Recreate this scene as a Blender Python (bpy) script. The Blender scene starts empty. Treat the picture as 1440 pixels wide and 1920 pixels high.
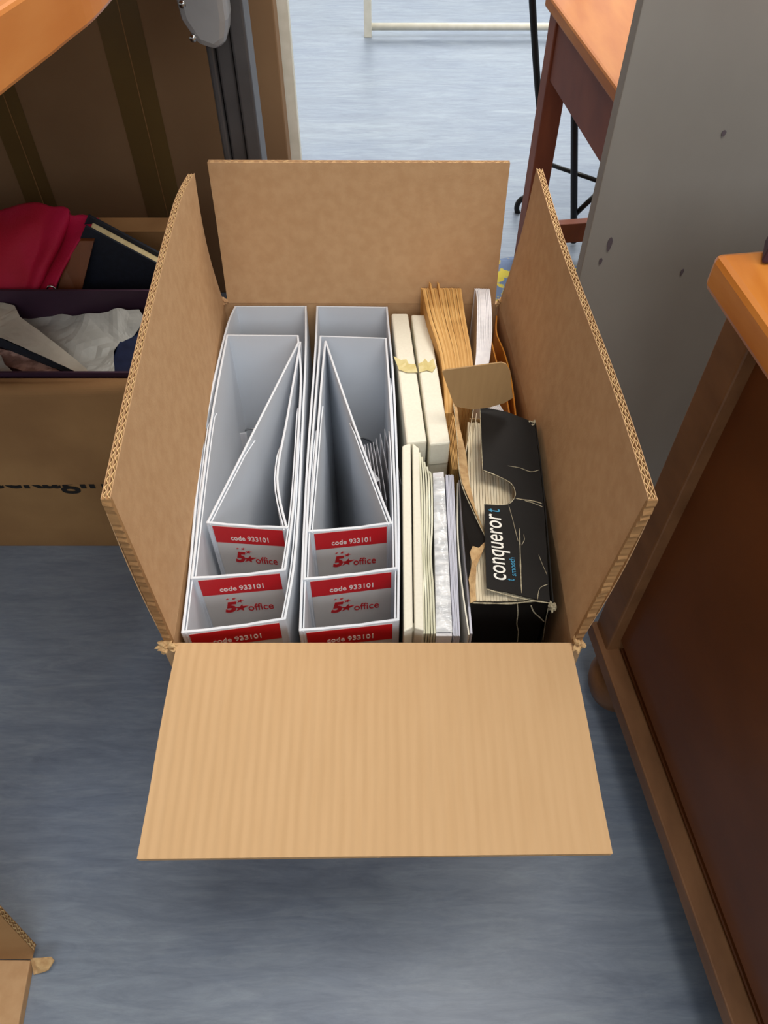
import bpy, bmesh, math, random
from mathutils import Vector, Matrix, noise
random.seed(7)
S = bpy.context.scene
C = S.collection
# ------------------------------------------------------------------ camera
F = 1442.0; PITCH = math.radians(51.4); H = 0.87
cd = bpy.data.cameras.new('camera'); cam = bpy.data.objects.new('camera', cd); C.objects.link(cam)
cam.location = (0, 0, H); cam.rotation_euler = (math.pi/2 - PITCH, 0, 0)
cd.sensor_fit = 'VERTICAL'; cd.sensor_height = 24.0; cd.lens = 24.0*F/1920.0; cd.clip_start = 0.02
S.camera = cam
# ------------------------------------------------------------------ world, lights, exposure
w = bpy.data.worlds.new('world'); S.world = w; w.use_nodes = True
w.node_tree.nodes['Background'].inputs[0].default_value = (0.75, 0.85, 1.0, 1)
w.node_tree.nodes['Background'].inputs[1].default_value = 0.3
def area(name, loc, rot, sx, sy, power, col):
    l = bpy.data.lights.new(name, 'AREA'); l.shape = 'RECTANGLE'; l.size = sx; l.size_y = sy; l.energy = power; l.color = col
    o = bpy.data.objects.new(name, l); C.objects.link(o); o.location = loc; o.rotation_euler = rot
    return o
area('ceiling_lamp', (0.75, 1.9, 2.55), (0, 0, 0), 0.6, 1.2, 38, (1.0, 0.95, 0.88))
area('ceiling_lamp', (0.5, 0.1, 2.55), (0, 0, 0), 1.2, 0.6, 24, (1.0, 0.94, 0.86))
area('ceiling_lamp', (-0.9, 3.2, 2.55), (0, 0, 0), 0.6, 1.2, 22, (1.0, 0.96, 0.9))
area('window_and_fill', (0.3, 4.9, 1.6), (math.radians(-90), 0, 0), 2.6, 1.5, 42, (0.86, 0.93, 1.0))
area('window_and_fill', (0.6, -1.9, 1.7), (math.radians(72), 0, 0), 2.2, 1.2, 24, (0.84, 0.92, 1.0))  # unseen fill added behind the camera to brighten surfaces facing it
S.view_settings.view_transform = 'Standard'; S.view_settings.look = 'None'
S.view_settings.exposure = 0.27; S.view_settings.gamma = 1.0; S.view_settings.use_curve_mapping = False
# ------------------------------------------------------------------ measuring helpers (photo measurements to metres)
cp, sp = math.cos(PITCH), math.sin(PITCH)
def ray(u, v):
    a = u-720; b = 960-v
    return Vector((a, F*cp+b*sp, -F*sp+b*cp))
O = Vector((0, 0, H))
def Pz(u, v, z): d = ray(u, v); return O + d*((z-H)/d.z)
def Py(u, v, y): d = ray(u, v); return O + d*(y/d.y)
V = Vector
# ------------------------------------------------------------------ materials
def srgb(c):
    return tuple(((x/255)/12.92 if x/255 <= .04045 else ((x/255+.055)/1.055)**2.4) for x in c) + (1,)
def mat(name, c, rough=.7, metal=0, c2=None, scale=(20, 20, 20), detail=4, bump=0, bscale=None, spec=.5, trans=0, mix=(.35, .65), coat=0, alpha=1):
    m = bpy.data.materials.new(name); m.use_nodes = True
    nt = m.node_tree; b = nt.nodes['Principled BSDF']
    b.inputs['Roughness'].default_value = rough; b.inputs['Metallic'].default_value = metal
    b.inputs['Specular IOR Level'].default_value = spec
    b.inputs['Transmission Weight'].default_value = trans; b.inputs['Coat Weight'].default_value = coat
    b.inputs['Alpha'].default_value = alpha
    tc = nt.nodes.new('ShaderNodeTexCoord'); mp = nt.nodes.new('ShaderNodeMapping'); mp.inputs['Scale'].default_value = scale
    n = nt.nodes.new('ShaderNodeTexNoise'); n.inputs['Scale'].default_value = 1; n.inputs['Detail'].default_value = detail
    nt.links.new(tc.outputs['Object'], mp.inputs['Vector']); nt.links.new(mp.outputs[0], n.inputs['Vector'])
    r = nt.nodes.new('ShaderNodeValToRGB'); r.color_ramp.elements[0].position = mix[0]; r.color_ramp.elements[1].position = mix[1]
    if c2 is None: c2 = tuple(max(0, x*.95) for x in c)
    r.color_ramp.elements[0].color = srgb(c2); r.color_ramp.elements[1].color = srgb(c)
    nt.links.new(n.outputs['Fac'], r.inputs['Fac']); nt.links.new(r.outputs['Color'], b.inputs['Base Color'])
    if bump:
        n2 = nt.nodes.new('ShaderNodeTexNoise'); n2.inputs['Scale'].default_value = 1; n2.inputs['Detail'].default_value = 3
        mp2 = nt.nodes.new('ShaderNodeMapping'); mp2.inputs['Scale'].default_value = bscale or scale
        nt.links.new(tc.outputs['Object'], mp2.inputs['Vector']); nt.links.new(mp2.outputs[0], n2.inputs['Vector'])
        bp = nt.nodes.new('ShaderNodeBump'); bp.inputs['Strength'].default_value = bump; bp.inputs['Distance'].default_value = .002
        nt.links.new(n2.outputs['Fac'], bp.inputs['Height']); nt.links.new(bp.outputs[0], b.inputs['Normal'])
    return m
def corrugated(name, c, c2, pitch=.0075, strength=.35):
    m = mat(name, c, .8, c2=c2, scale=(170, 14, 40), detail=5, mix=(.1, .9), spec=.25)
    nt = m.node_tree; b = nt.nodes['Principled BSDF']
    tc = nt.nodes.new('ShaderNodeTexCoord'); wv = nt.nodes.new('ShaderNodeTexWave'); wv.bands_direction = 'X'
    wv.inputs['Scale'].default_value = 2*math.pi/pitch/20; wv.inputs['Distortion'].default_value = .6; wv.inputs['Detail'].default_value = 1
    bp = nt.nodes.new('ShaderNodeBump'); bp.inputs['Strength'].default_value = strength; bp.inputs['Distance'].default_value = .001
    nt.links.new(tc.outputs['Object'], wv.inputs['Vector']); nt.links.new(wv.outputs['Fac'], bp.inputs['Height']); nt.links.new(bp.outputs[0], b.inputs['Normal'])
    return m
M = {}
M['card'] = corrugated('cardboard', (208, 171, 128), (198, 160, 116))
M['cardplain'] = mat('cardboard_plain', (200, 161, 120), .8, c2=(192, 152, 111), scale=(90, 90, 90), detail=8, spec=.25, bump=.1, bscale=(500, 500, 500))
M['flute'] = mat('cardboard_flute', (232, 196, 142), .85, c2=(214, 176, 124), scale=(90, 90, 90), spec=.2)
M['card_old'] = mat('cardboard_old', (168, 128, 84), .8, c2=(146, 108, 70), scale=(7, 7, 9), detail=6, spec=.25, bump=.1, bscale=(200, 200, 40))
M['card_box'] = mat('cardboard_brown', (150, 118, 86), .75, c2=(136, 104, 74), scale=(4, 4, 4), detail=6, spec=.3)
M['tape'] = mat('brown_tape', (116, 92, 52), .35, c2=(104, 80, 46), scale=(5, 5, 5))
M['kraft'] = mat('kraft_board', (176, 142, 98), .75, c2=(171, 137, 94), scale=(300, 12, 30), spec=.3)
M['torn'] = mat('torn_kraft', (214, 180, 132), .9, c2=(186, 148, 104), scale=(140, 140, 140), spec=.2, bump=.4)
M['white'] = mat('white_laminated_card', (226, 231, 238), .38, c2=(221, 226, 234), scale=(8, 8, 8))
M['label'] = mat('label_paper', (214, 210, 206), .35, c2=(210, 206, 202))
M['red'] = mat('red_print', (206, 26, 34), .35, c2=(198, 22, 30))
M['print'] = mat('white_print', (240, 225, 220), .5)
M['cream'] = mat('cream_card', (240, 236, 218), .5, c2=(236, 231, 213), scale=(400, 400, 400), detail=2)
M['oldtape'] = mat('yellowed_tape', (226, 214, 160), .25, c2=(212, 196, 132), scale=(60, 60, 60))
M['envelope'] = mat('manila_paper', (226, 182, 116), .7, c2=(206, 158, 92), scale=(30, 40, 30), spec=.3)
M['envdark'] = mat('manila_paper_deep', (214, 164, 96), .7, c2=(190, 140, 76), scale=(30, 40, 30), spec=.3)  # slightly deeper manila tone, used on every other envelope
M['orange_env'] = mat('orange_paper', (226, 148, 40), .6, c2=(212, 130, 30), scale=(20, 20, 20))
M['paper'] = mat('white_paper', (244, 243, 246), .6, c2=(234, 233, 238), scale=(200, 200, 60))
M['creampaper'] = mat('cream_paper', (240, 228, 200), .7, c2=(228, 212, 180), scale=(200, 40, 60))
M['lilac'] = mat('lilac_paper', (214, 215, 228), .5, c2=(202, 204, 218), scale=(200, 30, 60))
M['plastic'] = mat('clear_wrap', (242, 244, 246), .12, c2=(205, 208, 212), scale=(60, 160, 60), detail=3, bump=.9, bscale=(60, 190, 60), mix=(.4, .6))
M['sleeve'] = mat('plastic_sleeve', (226, 224, 200), .2, c2=(206, 204, 176), scale=(70, 25, 60), bump=.4, coat=.3)
M['black'] = mat('black_card', (27, 24, 22), .6, c2=(22, 19, 17), scale=(30, 30, 30), spec=.22)
M['blacktext'] = mat('black_ink', (28, 22, 18), .7)
M['whitetext'] = mat('white_ink', (250, 248, 240), .6, c2=(246, 243, 234))
M['bluetext'] = mat('blue_ink', (60, 150, 190), .6)
M['crease'] = mat('worn_crease', (206, 196, 168), .9, c2=(160, 148, 120), scale=(400, 400, 400))
M['steel'] = mat('polished_steel', (200, 200, 200), .2, metal=1)
M['grey_metal'] = mat('dark_grey_metal', (92, 90, 92), .45, c2=(84, 82, 84), metal=.3)
M['silver'] = mat('silver_plastic', (172, 172, 174), .35, c2=(162, 162, 164), metal=.2)
M['navy'] = mat('navy_cloth', (22, 28, 44), .7, c2=(16, 20, 34), scale=(200, 200, 200))
M['navyleather'] = mat('navy_leather', (34, 46, 78), .4, c2=(28, 38, 66), scale=(100, 100, 100))
M['plum'] = mat('plum_card', (62, 36, 56), .6, c2=(54, 30, 48))
M['magenta'] = mat('crimson_cloth', (206, 6, 78), .75, c2=(176, 2, 44), scale=(9, 9, 9), bump=.3, bscale=(500, 500, 500))
M['pages'] = mat('page_edges', (232, 214, 168), .7, c2=(216, 196, 146), scale=(20, 20, 400))
M['tissue'] = mat('tissue_paper', (196, 196, 190), .5, c2=(176, 176, 170), scale=(25, 25, 25), detail=6, bump=.5)
M['tissue_pale'] = mat('pale_tissue_paper', (214, 206, 190), .5, c2=(196, 188, 172), scale=(25, 25, 25), detail=6, bump=.3)
M['pinkcloth'] = mat('patterned_pink_cloth', (196, 160, 148), .6, c2=(150, 116, 106), scale=(50, 50, 50), mix=(.45, .55))
M['iron'] = mat('black_iron', (18, 18, 18), .4, metal=.2)
M['whitepaint'] = mat('white_painted_wood', (240, 236, 222), .45, c2=(228, 224, 208), scale=(40, 40, 40))
M['grey_board'] = mat('grey_laminate', (160, 154, 146), .6, c2=(148, 142, 135), scale=(6, 6, 3), detail=5, spec=.3)
M['whitewall'] = mat('wall_paint', (226, 224, 216), .8)
M['scuff'] = mat('dark_scuff', (104, 92, 98), .7)
def wood(name, c, c2, scale, rough=.35, coat=.0):
    return mat(name, c, rough, c2=c2, scale=scale, detail=8, mix=(.3, .7), coat=coat)
M['desk_wood'] = wood('beech_veneer', (214, 140, 74), (200, 122, 58), (60, 8, 60), .3)
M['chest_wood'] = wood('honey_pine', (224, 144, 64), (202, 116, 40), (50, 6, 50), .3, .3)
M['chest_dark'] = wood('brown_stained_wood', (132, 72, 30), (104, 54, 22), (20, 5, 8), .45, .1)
M['chest_frame'] = wood('worn_stained_wood', (152, 106, 68), (118, 78, 46), (30, 14, 30), .5, .1)
M['stool_top'] = wood('orange_wood', (198, 126, 60), (180, 104, 44), (40, 8, 40), .6)
M['stool_frame'] = wood('red_brown_wood', (140, 72, 42), (116, 54, 30), (40, 12, 10), .6)
# vinyl floor
fm = bpy.data.materials.new('blue_vinyl'); fm.use_nodes = True; nt = fm.node_tree; b = nt.nodes['Principled BSDF']
tc = nt.nodes.new('ShaderNodeTexCoord')
def nz(scale, detail, rough=.5, dist=0):
    mp = nt.nodes.new('ShaderNodeMapping'); mp.inputs['Scale'].default_value = scale
    n = nt.nodes.new('ShaderNodeTexNoise'); n.inputs['Scale'].default_value = 1; n.inputs['Detail'].default_value = detail
    n.inputs['Roughness'].default_value = rough; n.inputs['Distortion'].default_value = dist
    nt.links.new(tc.outputs['Object'], mp.inputs['Vector']); nt.links.new(mp.outputs[0], n.inputs['Vector']); return n
n1 = nz((6, 40, 1), 10, .72, 1.1); n2 = nz((3, 5, 1), 5, .6); n3 = nz((22, 120, 1), 6, .75, .8)
r1 = nt.nodes.new('ShaderNodeValToRGB'); e = r1.color_ramp.elements
e[0].position = .28; e[0].color = srgb((98, 112, 136)); e[1].position = .74; e[1].color = srgb((160, 173, 188))
k = e.new(.5); k.color = srgb((130, 144, 165))
nt.links.new(n1.outputs['Fac'], r1.inputs['Fac'])
r2 = nt.nodes.new('ShaderNodeValToRGB'); e = r2.color_ramp.elements
e[0].position = .3; e[0].color = srgb((106, 119, 140)); e[1].position = .7; e[1].color = srgb((146, 155, 162))
nt.links.new(n2.outputs['Fac'], r2.inputs['Fac'])
mx = nt.nodes.new('ShaderNodeMix'); mx.data_type = 'RGBA'; mx.inputs['Factor'].default_value = .45
nt.links.new(r1.outputs[0], mx.inputs['A']); nt.links.new(r2.outputs[0], mx.inputs['B'])
r3 = nt.nodes.new('ShaderNodeValToRGB'); e = r3.color_ramp.elements
e[0].position = .3; e[0].color = (.78, .78, .8, 1); e[1].position = .62; e[1].color = (1.04, 1.04, 1.04, 1)
nt.links.new(n3.outputs['Fac'], r3.inputs['Fac'])
mu = nt.nodes.new('ShaderNodeMix'); mu.data_type = 'RGBA'; mu.blend_type = 'MULTIPLY'; mu.inputs['Factor'].default_value = .8
nt.links.new(mx.outputs['Result'], mu.inputs['A']); nt.links.new(r3.outputs[0], mu.inputs['B'])
nt.links.new(mu.outputs['Result'], b.inputs['Base Color'])
b.inputs['Roughness'].default_value = .42; b.inputs['Specular IOR Level'].default_value = .6
bp = nt.nodes.new('ShaderNodeBump'); bp.inputs['Strength'].default_value = .05; bp.inputs['Distance'].default_value = .002
nt.links.new(n3.outputs['Fac'], bp.inputs['Height']); nt.links.new(bp.outputs[0], b.inputs['Normal'])
M['floor'] = fm
# blotchy blue and yellow cloth
M['mat'] = mat('blue_yellow_print', (226, 206, 70), .8, c2=(112, 132, 168), scale=(38, 38, 38), detail=5, mix=(.5, .54))
# ------------------------------------------------------------------ object helpers
def obj(name, bm, m, parent=None, smooth=False, bevel=0):
    me = bpy.data.meshes.new(name)
    bmesh.ops.recalc_face_normals(bm, faces=bm.faces)
    bm.to_mesh(me); bm.free()
    for mm in (m if isinstance(m, list) else [m]): me.materials.append(mm)
    o = bpy.data.objects.new(name, me); C.objects.link(o)
    if smooth:
        for p in me.polygons: p.use_smooth = True
    if bevel:
        md = o.modifiers.new('bevel', 'BEVEL'); md.width = bevel; md.segments = 2; md.limit_method = 'ANGLE'; md.angle_limit = math.radians(40)
    if parent:
        o.parent = parent; o.matrix_parent_inverse = Matrix.Translation(parent.location).inverted()
    return o
def tag(o, label, cat, group=None, kind=None):
    o['label'] = label; o['category'] = cat
    if group: o['group'] = group
    if kind: o['kind'] = kind
    return o
def thing(name, label, cat, loc=(0, 0, 0), group=None):
    o = bpy.data.objects.new(name, None); C.objects.link(o); o.location = loc; o.empty_display_size = .05
    return tag(o, label, cat, group)
def struct(name, bm, m):
    o = obj(name, bm, m); o['kind'] = 'structure'; return o
def box(bm, c, s, rz=0):
    m = Matrix.Translation(c) @ Matrix.Rotation(rz, 4, 'Z') @ Matrix.Diagonal((s[0], s[1], s[2], 1))
    return bmesh.ops.create_cube(bm, size=1, matrix=m)
def B(c, s, rz=0):
    bm = bmesh.new(); box(bm, c, s, rz); return bm
def prism(pts, d, bm=None):
    """closed solid: polygon pts swept by vector d"""
    bm = bm or bmesh.new(); d = V(d)
    a = [bm.verts.new(p) for p in pts]; c = [bm.verts.new(V(p)+d) for p in pts]; n = len(pts)
    bm.faces.new(a); bm.faces.new(c[::-1])
    for i in range(n): bm.faces.new((a[i], a[(i+1) % n], c[(i+1) % n], c[i]))
    return bm
def slab(pts, z0, z1, bm=None):
    return prism([V((p[0], p[1], z0)) for p in pts], (0, 0, z1-z0), bm)
def tube(pts, r, bm=None, seg=10, closed=False):
    bm = bm or bmesh.new(); n = len(pts); rings = []
    up0 = None
    for i, p in enumerate(pts):
        if closed: t = V(pts[(i+1) % n])-V(pts[i-1])
        else: t = V(pts[min(i+1, n-1)])-V(pts[max(i-1, 0)])
        t.normalize()
        if up0 is None: up0 = V((0, 0, 1)) if abs(t.z) < .9 else V((1, 0, 0))
        s = t.cross(up0).normalized(); up = s.cross(t).normalized(); up0 = up
        rings.append([bm.verts.new(V(p)+(s*math.cos(a)+up*math.sin(a))*r) for a in [2*math.pi*k/seg for k in range(seg)]])
    for i in range(n if closed else n-1):
        A, Bq = rings[i], rings[(i+1) % n]
        for k in range(seg): bm.faces.new((A[k], A[(k+1) % seg], Bq[(k+1) % seg], Bq[k]))
    if not closed: bm.faces.new(rings[0][::-1]); bm.faces.new(rings[-1])
    return bm
def spline(pts, n=6):
    """catmull-rom through pts"""
    P = [V(p) for p in pts]; out = []
    for i in range(len(P)-1):
        a = P[max(i-1, 0)]; b_ = P[i]; c = P[i+1]; d = P[min(i+2, len(P)-1)]
        for k in range(n):
            t = k/n
            out.append(.5*((2*b_)+(c-a)*t+(2*a-5*b_+4*c-d)*t*t+(3*b_-a-3*c+d)*t*t*t))
    return out+[P[-1]]
def wall_strip(top, zb, th, bm=None, side=1, lean=None):
    """vertical sheet with thickness following the polyline top (Vectors); bottoms at zb; thickness to one side"""
    bm = bm or bmesh.new(); n = len(top); rows = []
    for i, p in enumerate(top):
        t = V(top[min(i+1, n-1)])-V(top[max(i-1, 0)]); t.z = 0; t.normalize()
        nn = V((-t.y, t.x, 0))*side*th
        q = V((p[0], p[1], zb))
        if lean: q += V(lean)
        rows.append([bm.verts.new(p), bm.verts.new(V(p)+nn), bm.verts.new(q+nn), bm.verts.new(q)])
    for i in range(n-1):
        a, c = rows[i], rows[i+1]
        for k in range(4): bm.faces.new((a[k], a[(k+1) % 4], c[(k+1) % 4], c[k]))
    bm.faces.new(rows[0][::-1]); bm.faces.new(rows[-1])
    return bm
def polysheet(pts, th, amp=0, cuts=3, freq=40, seed=0, n_dir=(0, 0, 1)):
    """crumpled sheet with thickness filling the closed outline pts"""
    bm = bmesh.new(); f = bm.faces.new([bm.verts.new(p) for p in pts])
    bmesh.ops.triangulate(bm, faces=bm.faces[:])
    bmesh.ops.subdivide_edges(bm, edges=bm.edges[:], cuts=cuts, use_grid_fill=True)
    d = V(n_dir)
    if amp:
        for v in bm.verts:
            q = v.co*freq+V((seed, seed*2, 0))
            v.co += d*amp*(noise.noise(q)+.6*abs(noise.noise(q*2.1))) + V((noise.noise(q+V((9, 0, 0))), noise.noise(q+V((0, 9, 0))), 0))*amp*.3
    fs = bm.faces[:]
    r = bmesh.ops.extrude_face_region(bm, geom=fs)
    for g in r['geom']:
        if isinstance(g, bmesh.types.BMVert): g.co -= d*th
    return bm
def grid_slab(S_, ns, nt_, n, o0, o1, bm):
    """closed thin layer between offsets o0 and o1 along n of the surface S_(s,t)"""
    L = []
    for o in (o0, o1):
        L.append([[bm.verts.new(S_(i/ns, j/nt_)+n*o) for j in range(nt_+1)] for i in range(ns+1)])
    for k, g in enumerate(L):
        for i in range(ns):
            for j in range(nt_): bm.faces.new((g[i][j], g[i+1][j], g[i+1][j+1], g[i][j+1]))
    a, c = L
    for i in range(ns):
        bm.faces.new((a[i][0], a[i+1][0], c[i+1][0], c[i][0])); bm.faces.new((a[i][nt_], a[i+1][nt_], c[i+1][nt_], c[i][nt_]))
    for j in range(nt_):
        bm.faces.new((a[0][j], a[0][j+1], c[0][j+1], c[0][j])); bm.faces.new((a[ns][j], a[ns][j+1], c[ns][j+1], c[ns][j]))
def flap(name, parent, A, Bp, A2, B2, out, bulge=None, th=.0062, mats=None, periods=None, edge=.0, jag=.0):
    """double-wall corrugated flap; hinge A-B, outer edge A2-B2; thickness towards 'out'"""
    A, Bp, A2, B2 = map(V, (A, Bp, A2, B2))
    n = (Bp-A).cross(A2-A).normalized()
    if n.dot(V(out)) < 0: n = -n
    def S_(s, t):
        p = (A*(1-s)+Bp*s)*(1-t)+(A2*(1-s)+B2*s)*t
        if bulge: p += bulge(s, t)
        if jag and t > .98: p += (A2-A).normalized()*jag*noise.noise(V((s*40, 3, 1)))
        return p
    lin = bmesh.new()
    w_ = .0006
    for o in (0, th/2-w_/2, th-w_): grid_slab(S_, 40, 12, n, o, o+w_, lin)
    o1 = obj(name, lin, mats[0], parent, smooth=False)
    L = ((Bp-A).length+(B2-A2).length)/2
    fl = bmesh.new()
    for lay, pitch in ((0, .0078), (1, .0066)):
        N = int(L/pitch)*2
        lo = w_ if lay == 0 else th/2+w_/2; hi = th/2-w_/2 if lay == 0 else th-w_
        wv = .0007
        rows = []
        for i in range(N+1):
            s = min(max(i/N, .002), .998); o = lo if i % 2 == 0 else hi-wv*.6
            rows.append([[fl.verts.new(S_(s, min(j/5, .997))+n*(o+q)) for j in range(6)] for q in (0, wv)])
        for i in range(N):
            for j in range(5):
                for q in (0, 1):
                    fl.faces.new((rows[i][q][j], rows[i+1][q][j], rows[i+1][q][j+1], rows[i][q][j+1]))
            fl.faces.new((rows[i][0][5], rows[i+1][0][5], rows[i+1][1][5], rows[i][1][5]))
    obj('fluting', fl, mats[1], o1)
    return o1
def text(body, origin, xd, yd, width=None, height=None, m=None, parent=None, name='lettering', shear=0, bold=0, align='CENTER', depth=.0002, sx=1, space=1):
    cu = bpy.data.curves.new(name, 'FONT'); cu.body = body; cu.shear = shear; cu.offset = bold; cu.space_character = space
    cu.extrude = .0001; cu.resolution_u = 4
    t = bpy.data.objects.new(name, cu); C.objects.link(t)
    dg = bpy.context.evaluated_depsgraph_get(); dg.update()
    me = bpy.data.meshes.new_from_object(t.evaluated_get(dg)); bpy.data.objects.remove(t)
    xs = [v.co.x for v in me.vertices]; ys = [v.co.y for v in me.vertices]
    x0, x1, y0, y1 = min(xs), max(xs), min(ys), max(ys)
    kx = width/(x1-x0) if width else height/(y1-y0)*sx; ky = height/(y1-y0) if height else kx
    xd, yd = V(xd).normalized(), V(yd).normalized(); nd = xd.cross(yd).normalized(); yd = nd.cross(xd).normalized()
    cx = (x0+x1)/2 if align == 'CENTER' else x0; cy = (y0+y1)/2
    for v in me.vertices:
        v.co = V(origin)+xd*(v.co.x-cx)*kx+yd*(v.co.y-cy)*ky+nd*(depth+(depth if v.co.z > 0 else 0))
    me.materials.clear(); me.materials.append(m)
    o = bpy.data.objects.new(name, me); C.objects.link(o)
    if parent:
        root = parent
        o.parent = parent; o.matrix_parent_inverse = parent.matrix_world.inverted() if False else Matrix.Translation(world_loc(parent)).inverted()
    return o
def world_loc(o):
    l = V((0, 0, 0)); l += o.location
    return l if o.parent is None else V((0, 0, 0))
# parts are modelled in world coordinates: their own origin coincides with the world's after the parent inverse
# ------------------------------------------------------------------ room shell
struct('floor', B((0, 1.5, -.02), (7, 7, .04)), M['floor'])
struct('ceiling', B((0, 1.5, 2.64), (7, 7, .04)), M['whitewall'])
struct('wall_back', B((0, 5.02, 1.31), (7, .04, 2.62)), M['whitewall'])
struct('wall_front', B((0, -2.02, 1.31), (7, .04, 2.62)), M['whitewall'])
struct('wall_left', B((-3.52, 1.5, 1.31), (.04, 7, 2.62)), M['whitewall'])
struct('wall_right', B((3.52, 1.5, 1.31), (.04, 7, 2.62)), M['whitewall'])
# ------------------------------------------------------------------ big open carton
Z = .35
NL, NR, FL, FR = Pz(325, 1205, Z), Pz(1072, 1205, Z), Pz(420, 568, Z), Pz(935, 570, Z)
cen = (NL+NR+FL+FR)/4
carton = thing('cardboard_box', 'large open brown corrugated carton with all four flaps spread, holding white magazine files', 'box', (cen.x, cen.y, 0))
def cwall(name, a, c):
    d = (c-a).normalized(); n = V((d.y, -d.x, 0))
    if n.dot(a-cen) < 0: n = -n
    th = .0062
    a2 = a-d*th; c2 = c+d*th
    pts = [a, c, c2+n*th, a2+n*th]
    return obj(name, slab(pts, .0, Z-.0005), M['cardplain'], carton)
BUL = .0055
def wallx(y):
    s_ = min(1, max(0, (y-NR.y)/(FR.y-NR.y)))
    return NR.x+(FR.x-NR.x)*s_+BUL*math.sin(math.pi*s_)
def inbox(p, m=.0014):
    return V((min(p.x, wallx(p.y)-m), p.y, p.z))
cwall('side_wall', NL, NR)
obj('side_wall', wall_strip([V((wallx(NR.y+(FR.y-NR.y)*k/24), NR.y+(FR.y-NR.y)*k/24, Z-.0005)) for k in range(25)], 0, .0062, side=-1), M['cardplain'], carton)
cwall("side_wall", FR, FL); cwall('side_wall', FL, NL)
obj('bottom_panel', slab([NL, NR, FR, FL], 0, .006), M['cardplain'], carton)
mc = [M['cardplain'], M['flute']]
lf_n, lf_f = NL+V((-.010, .018, .151)), FL+V((-.008, .0, .152))
def bl(s, t):   # left flap: far corner curls inwards, base swells
    return V((.004*max(0, (s-.86)/.14)**2*t*t - .0028*math.sin(math.pi*s)*t - .002*math.sin(math.pi*t), -.004*math.sin(math.pi*t)*(s), -.004*max(0, (s-.85)/.15)*t))
flap('left_flap', carton, NL, FL, lf_n, lf_f, (-1, 0, 0), bl, mats=mc, jag=.0012)
rf_n, rf_f = NR+V((.022, .018, .150)), FR+V((.018, .006, .151))
flap('right_flap', carton, NR, FR, rf_n, rf_f, (1, 0, 0), lambda s, t: V((BUL*math.sin(math.pi*s)*(1-t)+.003*math.sin(math.pi*t)+.0015*math.sin(7*s)*t, 0, 0)), mats=mc, jag=.001)
ff_l, ff_r = FL+V((.006, .017, .150)), FR+V((-.005, .016, .151))
flap('far_flap', carton, FL+V((.004, 0, 0)), FR+V((-.004, 0, 0)), ff_l, ff_r, (0, 1, 0), lambda s, t: V((0, .002*math.sin(math.pi*t), 0)), mats=mc, jag=.0008)
nf_l, nf_r = NL+V((-.001, -.1515, -.014)), NR+V((.004, -.151, -.003))
flap('near_flap', carton, NL+V((.003, 0, 0)), NR+V((-.001, 0, 0)), nf_l, nf_r, (0, 0, -1), lambda s, t: V((0, 0, .003*math.sin(math.pi*min(1, t*1.4)))), mats=[M['card'], M['flute']], jag=.0006)
# torn corners and rounded creases
def crumple(c, r, seed, m=None, parent=None, name='torn_corner', sc=(1, 1, 1)):
    bm = bmesh.new(); bmesh.ops.create_icosphere(bm, subdivisions=3, radius=1)
    for v in bm.verts:
        q = v.co*1.6+V((seed, seed, seed)); k = .7+.9*noise.noise(q)+.35*noise.noise(q*3)
        v.co = V((v.co.x*sc[0], v.co.y*sc[1], v.co.z*sc[2]))*k*r+V(c)
    return obj(name, bm, m or M['torn'], parent)
crumple(NL+V((-.004, -.004, .001)), .0075, 1, parent=carton, sc=(1.2, .9, .6))
crumple(NR+V((.004, -.001, .002)), .0072, 4, parent=carton, sc=(.8, 1.1, .8))
crumple(FR+V((.001, -.002, .003)), .006, 6, parent=carton, sc=(.8, .9, 1))
crumple(FL+V((.001, 0, .002)), .004, 9, parent=carton, m=M['cardplain'])
# ragged brown torn liner along the near edges of the two side flaps
def ragged(a, c, out, seed):
    bm = bmesh.new(); n = 70; r0 = []
    for i in range(n+1):
        p = a.lerp(c, i/n); k = .0004+.0045*abs(noise.noise(V((i*.61, seed, 0))))
        r0.append([bm.verts.new(p+V((0, -k, 0))), bm.verts.new(p+out*.0064+V((0, -k*.5, 0))), bm.verts.new(p+out*.0064+V((0, .002, 0))), bm.verts.new(p+V((0, .002, 0)))])
    for i in range(n):
        for k in range(4): bm.faces.new((r0[i][k], r0[i][(k+1) % 4], r0[i+1][(k+1) % 4], r0[i+1][k]))
    bm.faces.new(r0[0]); bm.faces.new(r0[-1])
    obj('torn_edge', bm, M['card_old'], carton)
ragged(NL, lf_n-V((0, 0, .001)), V((-1, 0, 0)), 2); ragged(NR, rf_n-V((0, 0, .001)), V((1, 0, 0)), 5)

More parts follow.
